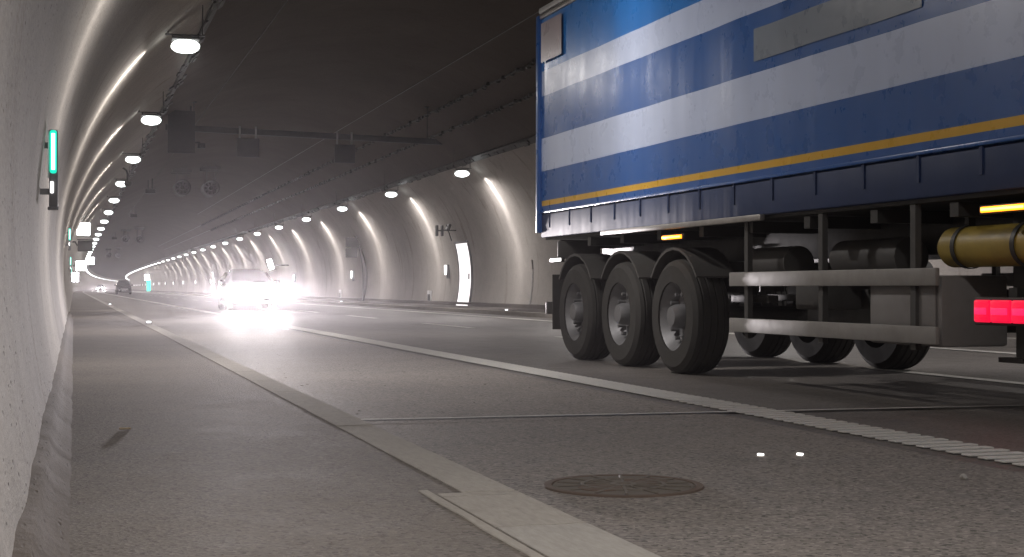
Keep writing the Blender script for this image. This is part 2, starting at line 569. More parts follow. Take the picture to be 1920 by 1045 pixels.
# expansion joint across shoulder and lane
jm = MB()
jr = []
for i in range(70):
    x = KX + 0.01 + i * 0.075
    yj = 8.28 - (x - 1.7) * 0.06 + noise.noise((x * 2.1, 0, 3)) * 0.012
    jr.append([(x, yj - 0.03, 0.0075), (x, yj + 0.03, 0.0075)])
jm.grid(jr).build('joint', M['black'], road, smooth=False)
jr2 = []
jm = MB()
for i in range(70):
    x = KX + 0.03 + i * 0.075
    yj = 8.325 - (x - 1.7) * 0.06 + noise.noise((x * 2.1, 0, 3)) * 0.012
    w = 0.035 + 0.03 * noise.noise((x * 3, 1, 8))
    jr2.append([(x, yj - 0.008, 0.0085), (x, yj + w, 0.0085)])
jm.grid(jr2).build('joint_sealant', M['mark'], road, smooth=False)

# ------------------------------------------------------------------ lamps along both walls
def fan_light(name, watts, parent, loc):
    L = bpy.data.lights.new(name, 'POINT')
    L.energy = watts
    L.shadow_soft_size = 0.035
    L.color = (1.0, 0.945, 0.905)
    L.use_nodes = True
    nt = L.node_tree
    em = nt.nodes['Emission']
    def n(op, a, b=None, clamp=False):
        x = nt.nodes.new('ShaderNodeMath'); x.operation = op; x.use_clamp = clamp
        for v, s in ((a, 0), (b, 1)):
            if v is None: continue
            if isinstance(v, (int, float)): x.inputs[s].default_value = v
            else: nt.links.new(v, x.inputs[s])
        return x.outputs[0]
    g = nt.nodes.new('ShaderNodeNewGeometry')
    s = nt.nodes.new('ShaderNodeSeparateXYZ')
    nt.links.new(g.outputs['Incoming'], s.inputs[0])
    yy, zz = s.outputs[1], s.outputs[2]
    down = n('MULTIPLY', zz, -1.0)
    cut = n('MULTIPLY', n('ADD', down, 0.07), 8.0, True)             # sharp cut-off at the lamp's own height
    q = n('DIVIDE', yy, 0.15)
    q2 = n('DIVIDE', yy, 0.40)
    fan = n('ADD', n('EXPONENT', n('MULTIPLY', n('MULTIPLY', q, q), -1.0)), n('MULTIPLY', n('EXPONENT', n('MULTIPLY', n('MULTIPLY', q2, q2), -1.0)), 0.3))   # narrow slot of light across the bore
    broad = n('POWER', n('MAXIMUM', down, 0.0), 1.0)
    sm = nt.nodes.new('ShaderNodeMapRange')                         # the slot is shielded straight below the lamp
    sm.inputs[1].default_value = 0.78; sm.inputs[2].default_value = 0.97; sm.inputs[3].default_value = 1.0; sm.inputs[4].default_value = 0.15
    nt.links.new(down, sm.inputs[0])
    fan = n('MULTIPLY', fan, sm.outputs[0])
    tot = n('ADD', n('MULTIPLY', fan, LAMP_FAN), n('MULTIPLY', broad, LAMP_BROAD))
    tot = n('MULTIPLY', tot, cut)
    nt.links.new(tot, em.inputs['Strength'])
    return L

lamp_light = fan_light('lamp_beam', LAMP_WATTS, None, None)

def lamp_parts(root, side, simple=False):
    # bracket plate with two stubs, dark body, glowing bowl (local origin at the lamp's bowl)
    m = MB()
    m.box((0, 0, 0.155), (0.62, 0.10, 0.018), 0.004)
    m.box((-0.2, 0, 0.12), (0.02, 0.03, 0.06)); m.box((0.2, 0, 0.12), (0.02, 0.03, 0.06))
    for px in (-0.27, 0.27):
        m.tube([(px, 0, 0.15), (px, 0, 0.40 + (0.22 if side > 0 else 0.10) - side * px * 0.75)], 0.011, 6)
    m.build('bracket', M['dark'], root)
    b = MB()
    b.box((0, 0, 0.082), (0.44, 0.40, 0.04), 0.016)
    b.build('housing', M['dark'], root)
    g = MB()
    rows = []
    for i in range(9):
        t = i / 8
        sc = max(0.02, math.sin(PI * (0.12 + 0.88 * t)) ** 0.5)
        z = 0.062 - 0.20 * t
        ring = []
        for k in range(25):
            a = 2 * PI * k / 24
            ca, sa = math.cos(a), math.sin(a)
            ex = lambda v: math.copysign(abs(v) ** 0.6, v)
            ring.append((0.225 * sc * ex(ca), 0.205 * sc * ex(sa), z))
        rows.append(ring)
    g.grid(rows)
    g.build('diffuser', M['lamp'], root)

def add_light(root):
    l = bpy.data.objects.new('lamp_beam', lamp_light)
    col.objects.link(l)
    l.parent = root
    l.location = (0, 0, -0.17)
    return l

ORD = ['first', 'second', 'third', 'fourth', 'fifth', 'sixth', 'seventh', 'eighth', 'ninth', 'tenth', 'eleventh', 'twelfth']
protos = {}
far_mesh = {}
def far_lamp(side):
    m = MB()
    m.box((0, 0, 0.075), (0.5, 0.46, 0.05), mi=0)
    m.box((0, 0, -0.02), (0.42, 0.40, 0.13), 0.04, mi=1)
    return m.build('tunnel_lamp', [M['dark'], M['lamp']])

def lamp_row(side, x, z, ys, vis0):
    k = 0
    fm = None
    rowname = 'row over the footpath' if side < 0 else 'row across the road'
    for i, y in enumerate(ys):
        loc = (x + sx(y), y, z)
        grp = 'tunnel lamps along the ' + ('near wall' if side < 0 else 'far wall')
        if y < 200:
            r = empty('tunnel_lamp', loc, sang(y), None, 'lamp', grp)
            if side not in protos:
                lamp_parts(r, side); protos[side] = kids(r)
            else:
                for p in protos[side]:
                    c = p.copy(); col.objects.link(c); c.parent = r
        else:
            if fm is None:
                r = far_lamp(side); fm = r.data
            else:
                r = bpy.data.objects.new('tunnel_lamp', fm); col.objects.link(r)
            r.location = loc; r.rotation_euler = (0, 0, sang(y))
            tag(r, None, 'lamp', grp)
        if i < vis0:
            r['label'] = 'white tunnel lamp of the %s, behind the lorry or overhead' % rowname
        elif i - vis0 < len(ORD):
            r['label'] = '%s glowing lamp from the near end of the %s' % (ORD[i - vis0], rowname)
        elif y < 200:
            r['label'] = 'small glowing lamp deep in the %s, past the twelfth' % rowname
        else:
            r['label'] = 'tiny distant glowing lamp at the vanishing end of the %s' % rowname
        add_light(r)

ysl = [23.5 + 10.62 * k for k in range(-4, 88)]
ysr = [44.97 + 10.85 * k for k in range(-5, 82)]
XL, ZL = 1.70, 4.66
XR, ZR = 12.0, 4.49
lamp_row(-1, XL, ZL, ysl, 4)
lamp_row(+1, XR, ZR, ysr, 5)

# ------------------------------------------------------------------ cable trays along the edge of the dark ceiling, cables and wires
def run(name, dx, drop, w, h, m, label, frag=False, y1=420, y0=-20):
    mb = MB()
    y = y0
    rg = random.Random(int(dx * 100))
    while y < y1:
        L = 3.0 if y < 120 else 12.0
        z = prof(dx) - drop
        x = AX + dx + sx(y)
        ang = math.atan2(-dx, math.sqrt(RCR ** 2 - dx * dx))
        rot = Matrix.Rotation(-ang if False else -math.asin(max(-1, min(1, dx / RCR))) * -1, 4, 'Y')
        mb.box((x, y + L / 2, z), (w, L - 0.004, h), rot=rot)
        if frag and y < 160:
            for k in range(5):
                ww = rg.uniform(0.05, 0.16)
                mb.box((x + rg.uniform(-0.10, 0.10), y + rg.uniform(0, L), z - rg.uniform(0.02, 0.07)), (ww, rg.uniform(0.2, 0.9), 0.035), rot=rot)
        y += L
    return tag(mb.build(name, m, smooth=False), label, 'cable tray' if frag else 'wire')
run('cable_tray', SEAM_L - 0.02, 0.06, 0.13, 0.05, M['black'], 'dark cable tray along the ceiling edge above the footpath lamps', True)
run('cable_tray', SEAM_R + 0.02, 0.07, 0.20, 0.06, M['black'], 'dark cable tray along the ceiling edge above the far row of lamps', True)

def hit(s):
    """lateral place on the vault of a line that leaves the vanishing point with slope s"""
    lo, hi = (0.05, 13.0)
    best = None
    for i in range(2600):
        X = lo + (hi - lo) * i / 2600
        H = prof(X - AX) - 0.78
        d = abs(H / X * 0.957 - s)
        if best is None or d < best[0]: best = (d, X)
    return best[1]
for s, lab in ((0.497, 'black studded cable on the dark ceiling, the one nearer the middle'), (0.428, 'black studded cable on the dark ceiling, the one nearer the far wall')):
    X = hit(s)
    z = prof(X - AX) - 0.07
    mb = MB()
    rr = random.Random(int(s * 1000))
    pts = []
    y = 14.0
    while y < 190:
        pts.append((X + rr.uniform(-.02, .02), y, z + rr.uniform(-.015, .015)))
        y += 0.65
    mb.tube(pts, 0.022, 6)
    for i, p in enumerate(pts[:170]):
        mb.box((p[0] + (0.04 if i % 2 else -0.03), p[1], p[2] - 0.01), (0.12, 0.10, 0.10), 0.02, seg=1)
        if rr.random() < 0.5:
            mb.box((p[0] - 0.05, p[1] + 0.2, p[2] - 0.05), (0.06, 0.14, 0.08))
    tag(mb.build('ceiling_cable', M['black'], smooth=False), lab, 'cable')
for s, lab, mm in ((0.60, 'thin pale wire along the crown of the ceiling towards the lorry roof', M['grey']), (1.36, 'thin pale wire on the ceiling nearer the footpath lamps', M['dark'])):
    X = hit(s)
    z = prof(X - AX) - 0.05
    tag(MB().tube([(X, y, z) for y in range(10, 120, 5)], 0.009, 6).build('ceiling_wire', mm), lab, 'wire')

# ------------------------------------------------------------------ sign gantry under the ceiling
G = empty('sign_gantry', (0, 42.3, 0), 0, 'dark steel beam under the ceiling carrying the backs of three signs', 'gantry')
ga = (2.5, 5.38); gb = (10.45, 5.19)
def gz(x): return ga[1] + (gb[1] - ga[1]) * (x - ga[0]) / (gb[0] - ga[0])
b = MB()
L = math.hypot(gb[0] - ga[0], gb[1] - ga[1])
b.box(((ga[0] + gb[0]) / 2, 0, (ga[1] + gb[1]) / 2), (L, 0.18, 0.17), 0.012, rot=Matrix.Rotation(-math.atan2(gb[1] - ga[1], gb[0] - ga[0]), 4, 'Y'))
b.prism([(gb[0], gb[1] - 0.085), (gb[0] + 0.22, gb[1] - 0.08), (gb[0], gb[1] + 0.08)], 'Y', -0.08, 0.08)
b.build('beam', M['gantry'], G)
for x in (3.3, 10.2):
    h = MB()
    zt = prof(x - AX) + 0.03
    h.tube([(x, 0, gz(x) + 0.06), (x, 0, zt)], 0.011, 8)
    h.box((x, 0, zt - 0.05), (0.16, 0.16, 0.02))
    h.build('hanger', M['gantry'], G)
def sign_back(x, zc, w, h, hinge):
    m = MB()
    m.box((x, -0.16, zc), (w, 0.12, h), 0.015)
    m.box((x, -0.225, zc), (w * 0.86, 0.012, h * 0.86), 0.004)
    p = m.build('sign_panel', M['gantry'], G)
    q = MB()
    for dx in (-w * .36, w * .36):
        q.box((x + dx, -0.10, (zc + h / 2 + gz(x)) / 2 + 0.03), (0.05, 0.05, abs(gz(x) - zc - h / 2) + 0.22))
    q.build('sign_bracket', M['grey'] if hinge else M['gantry'], p)
sign_back(2.94, 5.24, 0.76, 1.22, False)
sign_back(4.83, 4.84, 0.64, 0.54, True)
sign_back(7.66, 4.74, 0.60, 0.54, True)
c = MB()
c.box((3.5, -0.12, 4.86), (0.22, 0.26, 0.14), 0.02); c.cyl((3.5, -0.29, 4.84), 0.05, 0.1, 'Y', 14); c.box((3.38, -0.12, 4.95), (0.16, 0.05, 0.05))
c.build('camera', M['gantry'], G)

# one dark sign hung at the crown near the camera
sg = empty('ceiling_sign', (4.15, 23.4, 5.66), 0, 'pale edged box hung from the ceiling at the very top of the picture', 'sign')
MB().box((0, 0, 0.36), (0.62, 0.14, 0.6), 0.02).build('sign_panel', M['box'], sg)
MB().box((-0.37, 0.02, 0.22), (0.05, 0.05, 0.42)).box((0.2, 0.02, 0.60), (0.05, 0.05, 0.5)).build('hanger', M['black'], sg)

# ------------------------------------------------------------------ jet fans
def jet_fan(x, y, z, r, label):
    f = empty('jet_fan', (x, y, z), sang(y), label, 'fan', 'fans hung under the ceiling')
    m = MB()
    m.lathe([(-0.9, r), (-0.94, r * 1.10), (-0.80, r * 1.02), (0.80, r * 1.02), (0.94, r * 1.10), (0.9, r * 0.95), (0.1, r * .93), (-0.7, r * .93)], 'Y', n=30, close=True)
    m.build('casing', M['dark'], f)
    h = MB()
    h.lathe([(-0.66, 0.02), (-0.60, r * .3), (0.0, r * .36), (0.3, r * .36)], 'Y', n=20)
    h.build('hub', M['black'], f)
    bl = MB()
    for k in range(9):
        a = 2 * PI * k / 9
        bl.box((math.cos(a) * r * .64, -0.42, math.sin(a) * r * .64), (r * .58, 0.02, r * .3), rot=Matrix.Rotation(-a, 4, 'Y') @ Matrix.Rotation(R(38), 4, 'X'))
    bl.build('blades', M['dark'], f)
    MB().lathe([(-0.02, 0.01), (0, r * .92), (0.02, r * .92)], 'Y', c=(0, 0.1, 0), n=24).build('backplate', M['black'], f)
    zt = prof(x - sx(y) - AX) - z
    for yy in (-0.6, 0.6):
        k = MB()
        k.box((-r * .6, yy, (r * .75 + zt) / 2), (0.05, 0.05, zt - r * .55)); k.box((r * .6, yy, (r * .75 + zt) / 2), (0.05, 0.05, zt - r * .55))
        k.box((0, yy, zt - 0.18), (r * 2.6, 0.16, 0.18), 0.01)
        k.build('mount', M['dark'], f)
fan_z = 5.78
jet_fan(5.17, 74, fan_z, 0.36, 'dark round fan under the ceiling, the nearer pair, beside the gantry sign')
jet_fan(6.58, 74, fan_z, 0.36, 'dark round fan under the ceiling, the nearer pair, towards the road middle')
for k, yy in enumerate((150, 226)):
    for x in (5.0, 6.35):
        jet_fan(x + sx(yy), yy, fan_z - 0.1, 0.36, ['small dark fan in the second pair under the ceiling', 'tiny dark fan in the third pair far along the ceiling'][k] + (', nearer the footpath' if x < 5.5 else ', nearer the far wall'))
for (x, y, lab) in ((3.75, 76, 'small dark camera box on the ceiling left of the nearer fans'), (4.0, 104, 'small dark box on the ceiling between the fan pairs'), (3.95, 152, 'tiny dark box on the ceiling beside the second fan pair')):
    zt = prof(x - AX)
    o = empty('ceiling_box', (x, y, zt - 0.62), 0, lab, 'box')
    MB().box((0, 0, 0), (0.5, 0.5, 0.24), 0.03).build('case', M['black'], o)
    MB().tube([(-0.1, 0, 0.1), (-0.1, 0, 0.66)], 0.025).tube([(0.1, 0, 0.1), (0.1, 0, 0.66)], 0.025).build('hanger', M['black'], o)

# ------------------------------------------------------------------ equipment on the near wall
def green_light(y, zc, h, label, core=True):
    xw = wall_l(zc)
    o = empty('emergency_light', (xw, y, zc), 0, label, 'emergency light', 'green lit emergency lights on the near wall')
    k = h / 0.53
    m = MB()
    m.box((0.080, -0.02, 0), (0.058, 0.08, h), 0.008)
    m.box((0.078, -0.02, -h / 2 - 0.01), (0.072, 0.10, 0.02), 0.004)
    m.box((0.015, 0.0, h * .3), (0.10, 0.04, 0.04)); m.box((0.015, 0.0, -h * .3), (0.10, 0.04, 0.04))
    m.build('case', M['grey'], o)
    g = MB()
    g.box((0.078, -0.062, h * .21), (0.046, 0.035, h * .56), 0.016, seg=3)
    gg = g.build('green_lens', M['green'], o)
    MB().cyl((0.078, -0.081, h * .21), 0.012, h * .47, 'Z', 12).build('tube', M['greencore'], gg)
    s = MB()
    s.box((0.07, -0.066, -h * .25), (0.022, 0.02, h * .15), 0.006)
    s.build('pilot_lamp', M['whitelit'], o)
    bp = MB()
    bp.box((0.047, -0.062, h * .18), (0.009, 0.012, h * .62), 0.003)
    bp.build('edge_strip', M['white'], o)
green_light(10.4, 1.60, 0.53, 'tall grey emergency light with a green glowing tube on the near wall', True)
green_light(36.0, 1.95, 0.50, 'second green emergency light further along the near wall below the floodlight')
green_light(62.0, 1.75, 0.60, 'small green emergency light on the near wall, deeper than the floodlight')
green_light(90.0, 1.65, 0.70, 'tiny green emergency light far along the near wall, the deepest')

# bright floodlight sign with a dark signal box below it, on an arm from the near wall
fl = empty('lit_sign', (0, 60, 0), 0, 'square white lit sign on the near wall, glaring bright', 'sign')
fx, fz = 0.37, 3.12
MB().box((fx, 0, fz), (0.55, 0.16, 0.55), 0.03).build('case', M['dark'], fl)
MB().box((fx, -0.09, fz), (0.48, 0.03, 0.48), 0.012).build('lit_face', M['flood'], fl)
MB().tube([(wall_l(fz) - .05, 0.0, fz), (fx - 0.2, 0.05, fz)], 0.04).build('arm', M['dark'], fl)
sb = empty('signal_box', (0, 57, 0), 0, 'black signal box on a bracket just below the bright lit sign', 'traffic signal')
MB().box((0.42, 0, 2.36), (0.55, 0.22, 0.40), 0.02).build('case', M['black'], sb)
MB().box((0.42, -0.03, 2.60), (0.60, 0.36, 0.03), 0.005).build('hood', M['black'], sb)
MB().tube([(wall_l(2.5) - .05, 0.05, 2.52), (0.05, 0.05, 2.52), (0.12, 0.05, 2.40), (0.3, 0.05, 2.40)], 0.035).build('arm', M['dark'], sb)

# CCTV on a swan-neck arm by the third lamp
cc = empty('cctv_camera', (1.62, 53.4, 5.02), 0, 'dark camera on a swan neck arm hanging beside the lamps over the footpath', 'camera')
arm = [(-0.35, 0, 0.05)] + [(-0.1 + 0.32 * math.sin(a), 0, -0.16 + 0.26 * math.cos(a)) for a in [R(-50 + 28 * i) for i in range(6)]] + [(0.22, 0, -0.42)]
MB().tube(arm, 0.035).build('arm', M['black'], cc)
MB().box((-0.38, 0, 0.02), (0.10, 0.12, 0.34), 0.01).build('wall_plate', M['black'], cc)
MB().lathe([(-0.62, 0.02), (-0.60, 0.10), (-0.50, 0.15), (-0.42, 0.12), (-0.40, 0.03)], 'Z', c=(0.24, 0, 0), n=18).build('housing', M['dark'], cc)
# lit panels stacked at the vanishing end of the near wall
for i, (x, y, z, w, h) in enumerate(((0.55, 118, 2.5, 0.9, 0.8), (0.15, 150, 1.85, 0.7, 1.0), (1.5, 140, 3.3, 0.7, 0.7))):
    o = empty('lit_sign', (x, y, z), 0, 'small %s white lit sign far along the near wall' % ['upper', 'lower', 'projecting'][i], 'sign')
    MB().box((0, 0, 0), (w, 0.2, h), 0.03).build('case', M['dark'], o)
    MB().box((0, -0.11, 0), (w * .9, 0.03, h * .9), 0.01).build('lit_face', M['flood'], o)
    MB().tube([(-w * .3, 0, 0), (wall_l(z) - x - 0.05, 0, 0)], 0.05).build('arm', M['dark'], o)

# ------------------------------------------------------------------ equipment on the far wall
def small_light_parts(o):
    m = MB(); m.box((-0.06, 0, 0), (0.12, 0.16, 0.42), 0.02); m.box((-0.05, 0, -0.27), (0.10, 0.13, 0.12), 0.02); m.build('case', M['grey'], o)
    g = MB(); g.prism([(-0.10, 0.19), (0.10, 0.19), (0.10, -0.08), (0.05, -0.19), (-0.05, -0.19), (-0.10, -0.08)], 'X', -0.17, -0.115); g.build('lens', M['whitelit'], o)
sp = None
ylist = [34.5, 54.2, 74.0, 94.5] + [94.5 + 20 * k for k in range(1, 18)]
for i, y in enumerate(ylist):
    z = 1.47
    r = empty('wall_light', (wall_r(z) + sx(y), y, z), sang(y), None, 'wall light', 'small white guide lights low on the far wall')
    r['label'] = (['small white guide light on the far wall hidden beside the lorry', 'small white guide light beside the bright white exit door', 'small white guide light beside the signal post on the far wall', 'small white guide light just past the oncoming headlights'][i] if i < 4 else 'tiny white guide light far along the far wall')
    if sp is None:
        small_light_parts(r); sp = kids(r)
    else:
        for p in sp:
            c = p.copy(); col.objects.link(c); c.parent = r

# lit exit door following the curve of the wall
def exit_door(y0, y1, label, lit):
    d = empty('exit_door', (0, (y0 + y1) / 2, 0), 0, label, 'door')
    hy = (y1 - y0) / 2
    zs = [0.26 + (2.42 - 0.26) * i / 16 for i in range(17)]
    rows = [[(wall_r(z) - 0.045 + sx(y0), -hy, z), (wall_r(z) - 0.045 + sx(y0), hy, z)] for z in zs]
    rows.insert(0, [(wall_r(.15) - 0.075 + sx(y0), -hy, 0.12), (wall_r(.15) - 0.075 + sx(y0), hy, 0.12)])
    MB().grid(rows).build('door_panel', lit, d)
    f = MB()
    for yy in (-hy - 0.05, hy + 0.05):
        f.tube([(wall_r(z) - 0.02 + sx(y0), yy, z) for z in zs], 0.055, 6)
    f.box((wall_r(2.45) - 0.03 + sx(y0), 0, 2.47), (0.14, hy * 2 + 0.2, 0.08), 0.01)
    f.build('frame', M['grey'], d)
    MB().box((wall_r(1.2) - 0.09 + sx(y0), -hy + 0.16, 1.2), (0.05, 0.06, 0.22), 0.01).build('handle', M['grey'], d)
    return d
exit_door(50.8, 52.45, 'tall white lit exit door curving with the far wall beside the lorry', M['doorlit'])
exit_door(151, 152.4, 'narrow white lit exit door far along the far wall', M['doorlit'])
ds = empty('door_sign', (wall_r(3.0) - 0.1, 51.9, 2.90), 0, 'small dark bracketed sign above the white exit door', 'sign')
k = MB()
k.box((-0.62, 0, 0.0), (0.05, 0.30, 0.40), 0.008); k.box((-0.42, 0, 0.0), (0.05, 0.30, 0.40), 0.008); k.box((-0.52, 0, 0.0), (0.2, 0.05, 0.05))
k.build('sign_panel', M['black'], ds)
k = MB()
k.box((-0.18, 0, 0.12), (0.10, 0.3, 0.26), 0.01, rot=Matrix.Rotation(R(25), 4, 'Y')); k.tube([(-0.42, 0, 0.02), (0.12, 0, 0.02)], 0.022); k.tube([(-0.25, 0, 0.22), (-0.05, 0, -0.38)], 0.02)
k.build('bracket', M['black'], ds)

# signal post leaning with the wall
sp2 = empty('traffic_signal', (0, 70.2, 0), 0, 'dark two lens traffic signal on a curved post against the far wall', 'traffic signal')
zs = [0.12 + 0.2 * i for i in range(17)]
MB().tube([(wall_r(z) - 0.18, 0, z) for z in zs], [0.05 + 0.075 * math.sin(PI * min(1, z / 3.0)) for z in zs], 10).build('post', M['dark'], sp2)
hx = wall_r(2.7) - 0.62
for zc, nm in ((3.02, 'upper'), (2.50, 'lower')):
    q = MB()
    q.box((hx, -0.05, zc), (0.56, 0.30, 0.47), 0.02)
    q.box((hx, -0.21, zc), (0.46, 0.02, 0.37), 0.006)
    q.build('signal_head', M['black'], sp2)
MB().tube([(hx, 0.0, 2.76), (wall_r(2.7) - 0.2, 0, 2.80)], 0.045).tube([(hx + 0.1, 0, 2.95), (wall_r(2.9) - 0.2, 0, 2.75)], 0.03).build('arm', M['dark'], sp2)

# niches and small markers at the foot of the far wall
for (y, lab) in ((57.0, 'small white framed niche at the foot of the far wall near the exit door'), (77.5, 'small white framed niche at the foot of the far wall past the signal post')):
    o = empty('wall_niche', (wall_r(.45) - 0.05, y, 0.46), 0, lab, 'niche')
    f = MB(); f.box((0, 0, 0.0), (0.05, 0.56, 0.42), 0.01); f.build('frame', M['white'], o)
    MB().box((-0.03, 0.0, -0.07), (0.03, 0.34, 0.26), 0.004).build('recess', M['black'], o)
cd = empty('conduit', (0, 43.5, 0), 0, 'thin pale conduit running up the far wall beside the lorry', 'pipe')
MB().tube([(wall_r(z) - 0.03, 0, z) for z in [0.26 + .08 * i for i in range(14)]], 0.022).build('pipe', M['white'], cd)
MB().tube([(wall_r(z) - 0.03, 0, z) for z in [1.36 + .05 * i for i in range(7)]], 0.026).build('sleeve', M['alu'], cd)

# bright cabinet and green sign far along the far wall
cb = empty('lit_sign', (12.6, 97, 0), 0, 'white lit sign on the far wall just above the oncoming headlights', 'sign')
MB().box((0.0, 0, 2.35), (0.34, 0.14, 0.70), 0.03, rot=Matrix.Rotation(R(-18), 4, 'Y')).build('case', M['dark'], cb)
MB().box((0.0, -0.085, 2.35), (0.30, 0.03, 0.66), 0.012, rot=Matrix.Rotation(R(-18), 4, 'Y')).build('lit_face', M['flood'], cb)
MB().tube([(0.3, 0, 2.3), (1.3, 0, 2.3)], 0.05).build('arm', M['dark'], cb)
gs = empty('exit_sign', (wall_r(1.2) - 0.5, 288, 0), sang(288), 'cyan green lit exit niche far along the far wall', 'sign')
gs.location.x += sx(288)
MB().box((0, 0, 1.15), (0.75, 0.2, 2.2), 0.05).build('case', M['cyan'], gs)
MB().box((-0.35, 0, 2.8), (0.8, 0.25, 1.1), 0.06).build('lit_face', M['flood'], gs)

# ------------------------------------------------------------------ kerb reflectors, their shine painted as a glow
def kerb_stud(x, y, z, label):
    o = empty('kerb_reflector', (x + sx(y), y, z), 0, label, 'road marker', 'small white kerb reflectors with painted glow')
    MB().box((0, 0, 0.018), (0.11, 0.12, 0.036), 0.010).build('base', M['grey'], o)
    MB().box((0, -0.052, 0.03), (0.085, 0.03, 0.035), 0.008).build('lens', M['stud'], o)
kerb_stud(1.35, 27.9, 0.108, 'white reflector on the near kerb where the footpath light begins')
kerb_stud(1.36, 58.5, 0.108, 'bright white reflector deep along the near kerb')
kerb_stud(KXR + 0.09, 39.5, 0.12, 'small white reflector on the far kerb beside the lorry')
kerb_stud(KXR + 0.09, 66.0, 0.12, 'small white reflector on the far kerb below the signal post')

# ------------------------------------------------------------------ things lying on the ground
def manhole(x, y, r):
    o = empty('manhole_cover', (x, y, 0.004), R(20), 'round rusty cast iron manhole cover in the shoulder', 'manhole cover')
    m = MB(); m.lathe([(0.0, r), (0.007, r - 0.004), (0.007, r - 0.032), (0.0, r - 0.036)], 'Z', n=56, close=True); m.build('rim', M['rust'], o)
    p = MB(); p.lathe([(0.0, r - 0.036), (0.005, r - 0.040), (0.005, 0.002)], 'Z', n=56); p.build('plate', M['iron'], o)
    w = MB()
    for k in range(14):
        a = 2 * PI * k / 14
        c, s = math.cos(a), math.sin(a)
        rr0, rr1 = 0.05, r - 0.05
        w.box((c * (rr0 + rr1) / 2, s * (rr0 + rr1) / 2, 0.0065), (rr1 - rr0, 0.014, 0.008), 0.003, rot=Matrix.Rotation(a, 4, 'Z'), seg=1)
    w.lathe([(0.004, 0.055), (0.0115, 0.05), (0.0115, 0.03), (0.004, 0.025)], 'Z', n=24, close=True)
    w.lathe([(0.004, 0.17), (0.011, 0.167), (0.011, 0.153), (0.004, 0.150)], 'Z', n=40, close=True)
    w.build('ribs', M['iron'], o)
    t = MB()
    for s in (-1, 1):
        t.lathe([(0.005, 0.088), (0.0085, 0.086), (0.0085, 0.002)], 'Z', c=(s * 0.135, s * 0.02, 0), n=24)
    t.build('lug', M['rust'], o)
manhole(2.06, 5.27, 0.315)

for i, (x, y, lab) in enumerate(((3.03, 6.02, 'white chip with a painted glint on the shoulder, nearer the manhole cover'), (3.21, 5.98, 'white chip with a painted glint on the shoulder, nearer the edge line'))):
    m = MB(); m.box((0, 0, 0.008), (0.014, 0.03, 0.010), 0.002, rot=Matrix.Rotation(R(35), 4, 'Z'))
    o = m.build('reflector_chip', M['marker']); o.location = (x, y, 0.004); tag(o, lab, 'chip')  # no lamp: the chip's glint is painted as emission
m = MB()
m.lathe([(-0.026, 0.003), (-0.024, 0.005), (0.026, 0.005), (0.03, 0.003)], 'X', n=10)
o = m.build('cigarette_butt', mat('butt_paper', (0.55, 0.42, 0.26), 0.8)); o.location = (0.235, 7.15, 0.1055); o.rotation_euler = (0, 0.02, R(10))
tag(o, 'tan cigarette butt lying on the footpath', 'cigarette butt')
m = MB()
bm = m.bm
bmesh.ops.create_icosphere(bm, subdivisions=2, radius=0.016)
for v in bm.verts: v.co *= 1 + 0.35 * noise.noise(v.co * 70)
o = m.build('pebble', M['kerb_new']); o.location = (3.45, 5.05, 0.012)
tag(o, 'pale pebble lying alone on the shoulder', 'pebble')

# loose grit and leaf scraps
deb = MB()
scrap_mi = [0]
rg = random.Random(11)
def scrap(x, y, z, s):
    a = rg.uniform(0, PI)
    n = rg.randint(4, 6)
    pts = []
    for k in range(n):
        t = a + 2 * PI * k / n
        rr = s * rg.uniform(0.5, 1.0)
        u, v = rr * math.cos(t), rr * 0.45 * math.sin(t)
        pts.append((x + u * math.cos(a) - v * math.sin(a), y + u * math.sin(a) + v * math.cos(a)))
    deb.prism(pts, 'Z', z - 0.001, z + s * rg.uniform(0.05, 0.15), mi=scrap_mi[0])
for i in range(150):
    scrap(rg.uniform(1.5, 3.8), rg.uniform(8.5, 17) , 0.004, rg.uniform(0.004, 0.015))
for i in range(150):
    y = rg.uniform(4.0, 30); scrap(KX + abs(rg.gauss(0, 0.10)) + 0.02, y, 0.004, rg.uniform(0.003, 0.010))
for i in range(90):
    scrap(rg.uniform(1.6, 3.7), rg.uniform(3.8, 9), 0.004, rg.uniform(0.003, 0.009))
for i in range(110):
    scrap(rg.uniform(0.05, 1.2), rg.uniform(3.4, 12), 0.10, rg.uniform(0.002, 0.005))
for i in range(40):
    scrap(0.07 + abs(rg.gauss(0, 0.05)), rg.uniform(3, 14), 0.10, rg.uniform(0.002, 0.006))
for i in range(1500):
    scrap_mi[0] = 1 if i % 3 == 0 else 0
    y = 3.6 + 11 * rg.random() ** 1.6
    if i % 2: scrap(KX + 0.03 + abs(rg.gauss(0, 0.5)), y, 0.004, rg.uniform(0.002, 0.006))
    elif i % 4 == 0: scrap(rg.uniform(0.0, 1.15), y, 0.10, rg.uniform(0.0015, 0.0045))
    else: scrap(rg.uniform(1.5, 3.9), y, 0.004, rg.uniform(0.002, 0.0055))
tag(deb.build('debris', [M['fillet'], M['kerb_new']], smooth=False), 'dark grit and leaf scraps scattered on the shoulder and footpath', 'debris', kind='stuff')

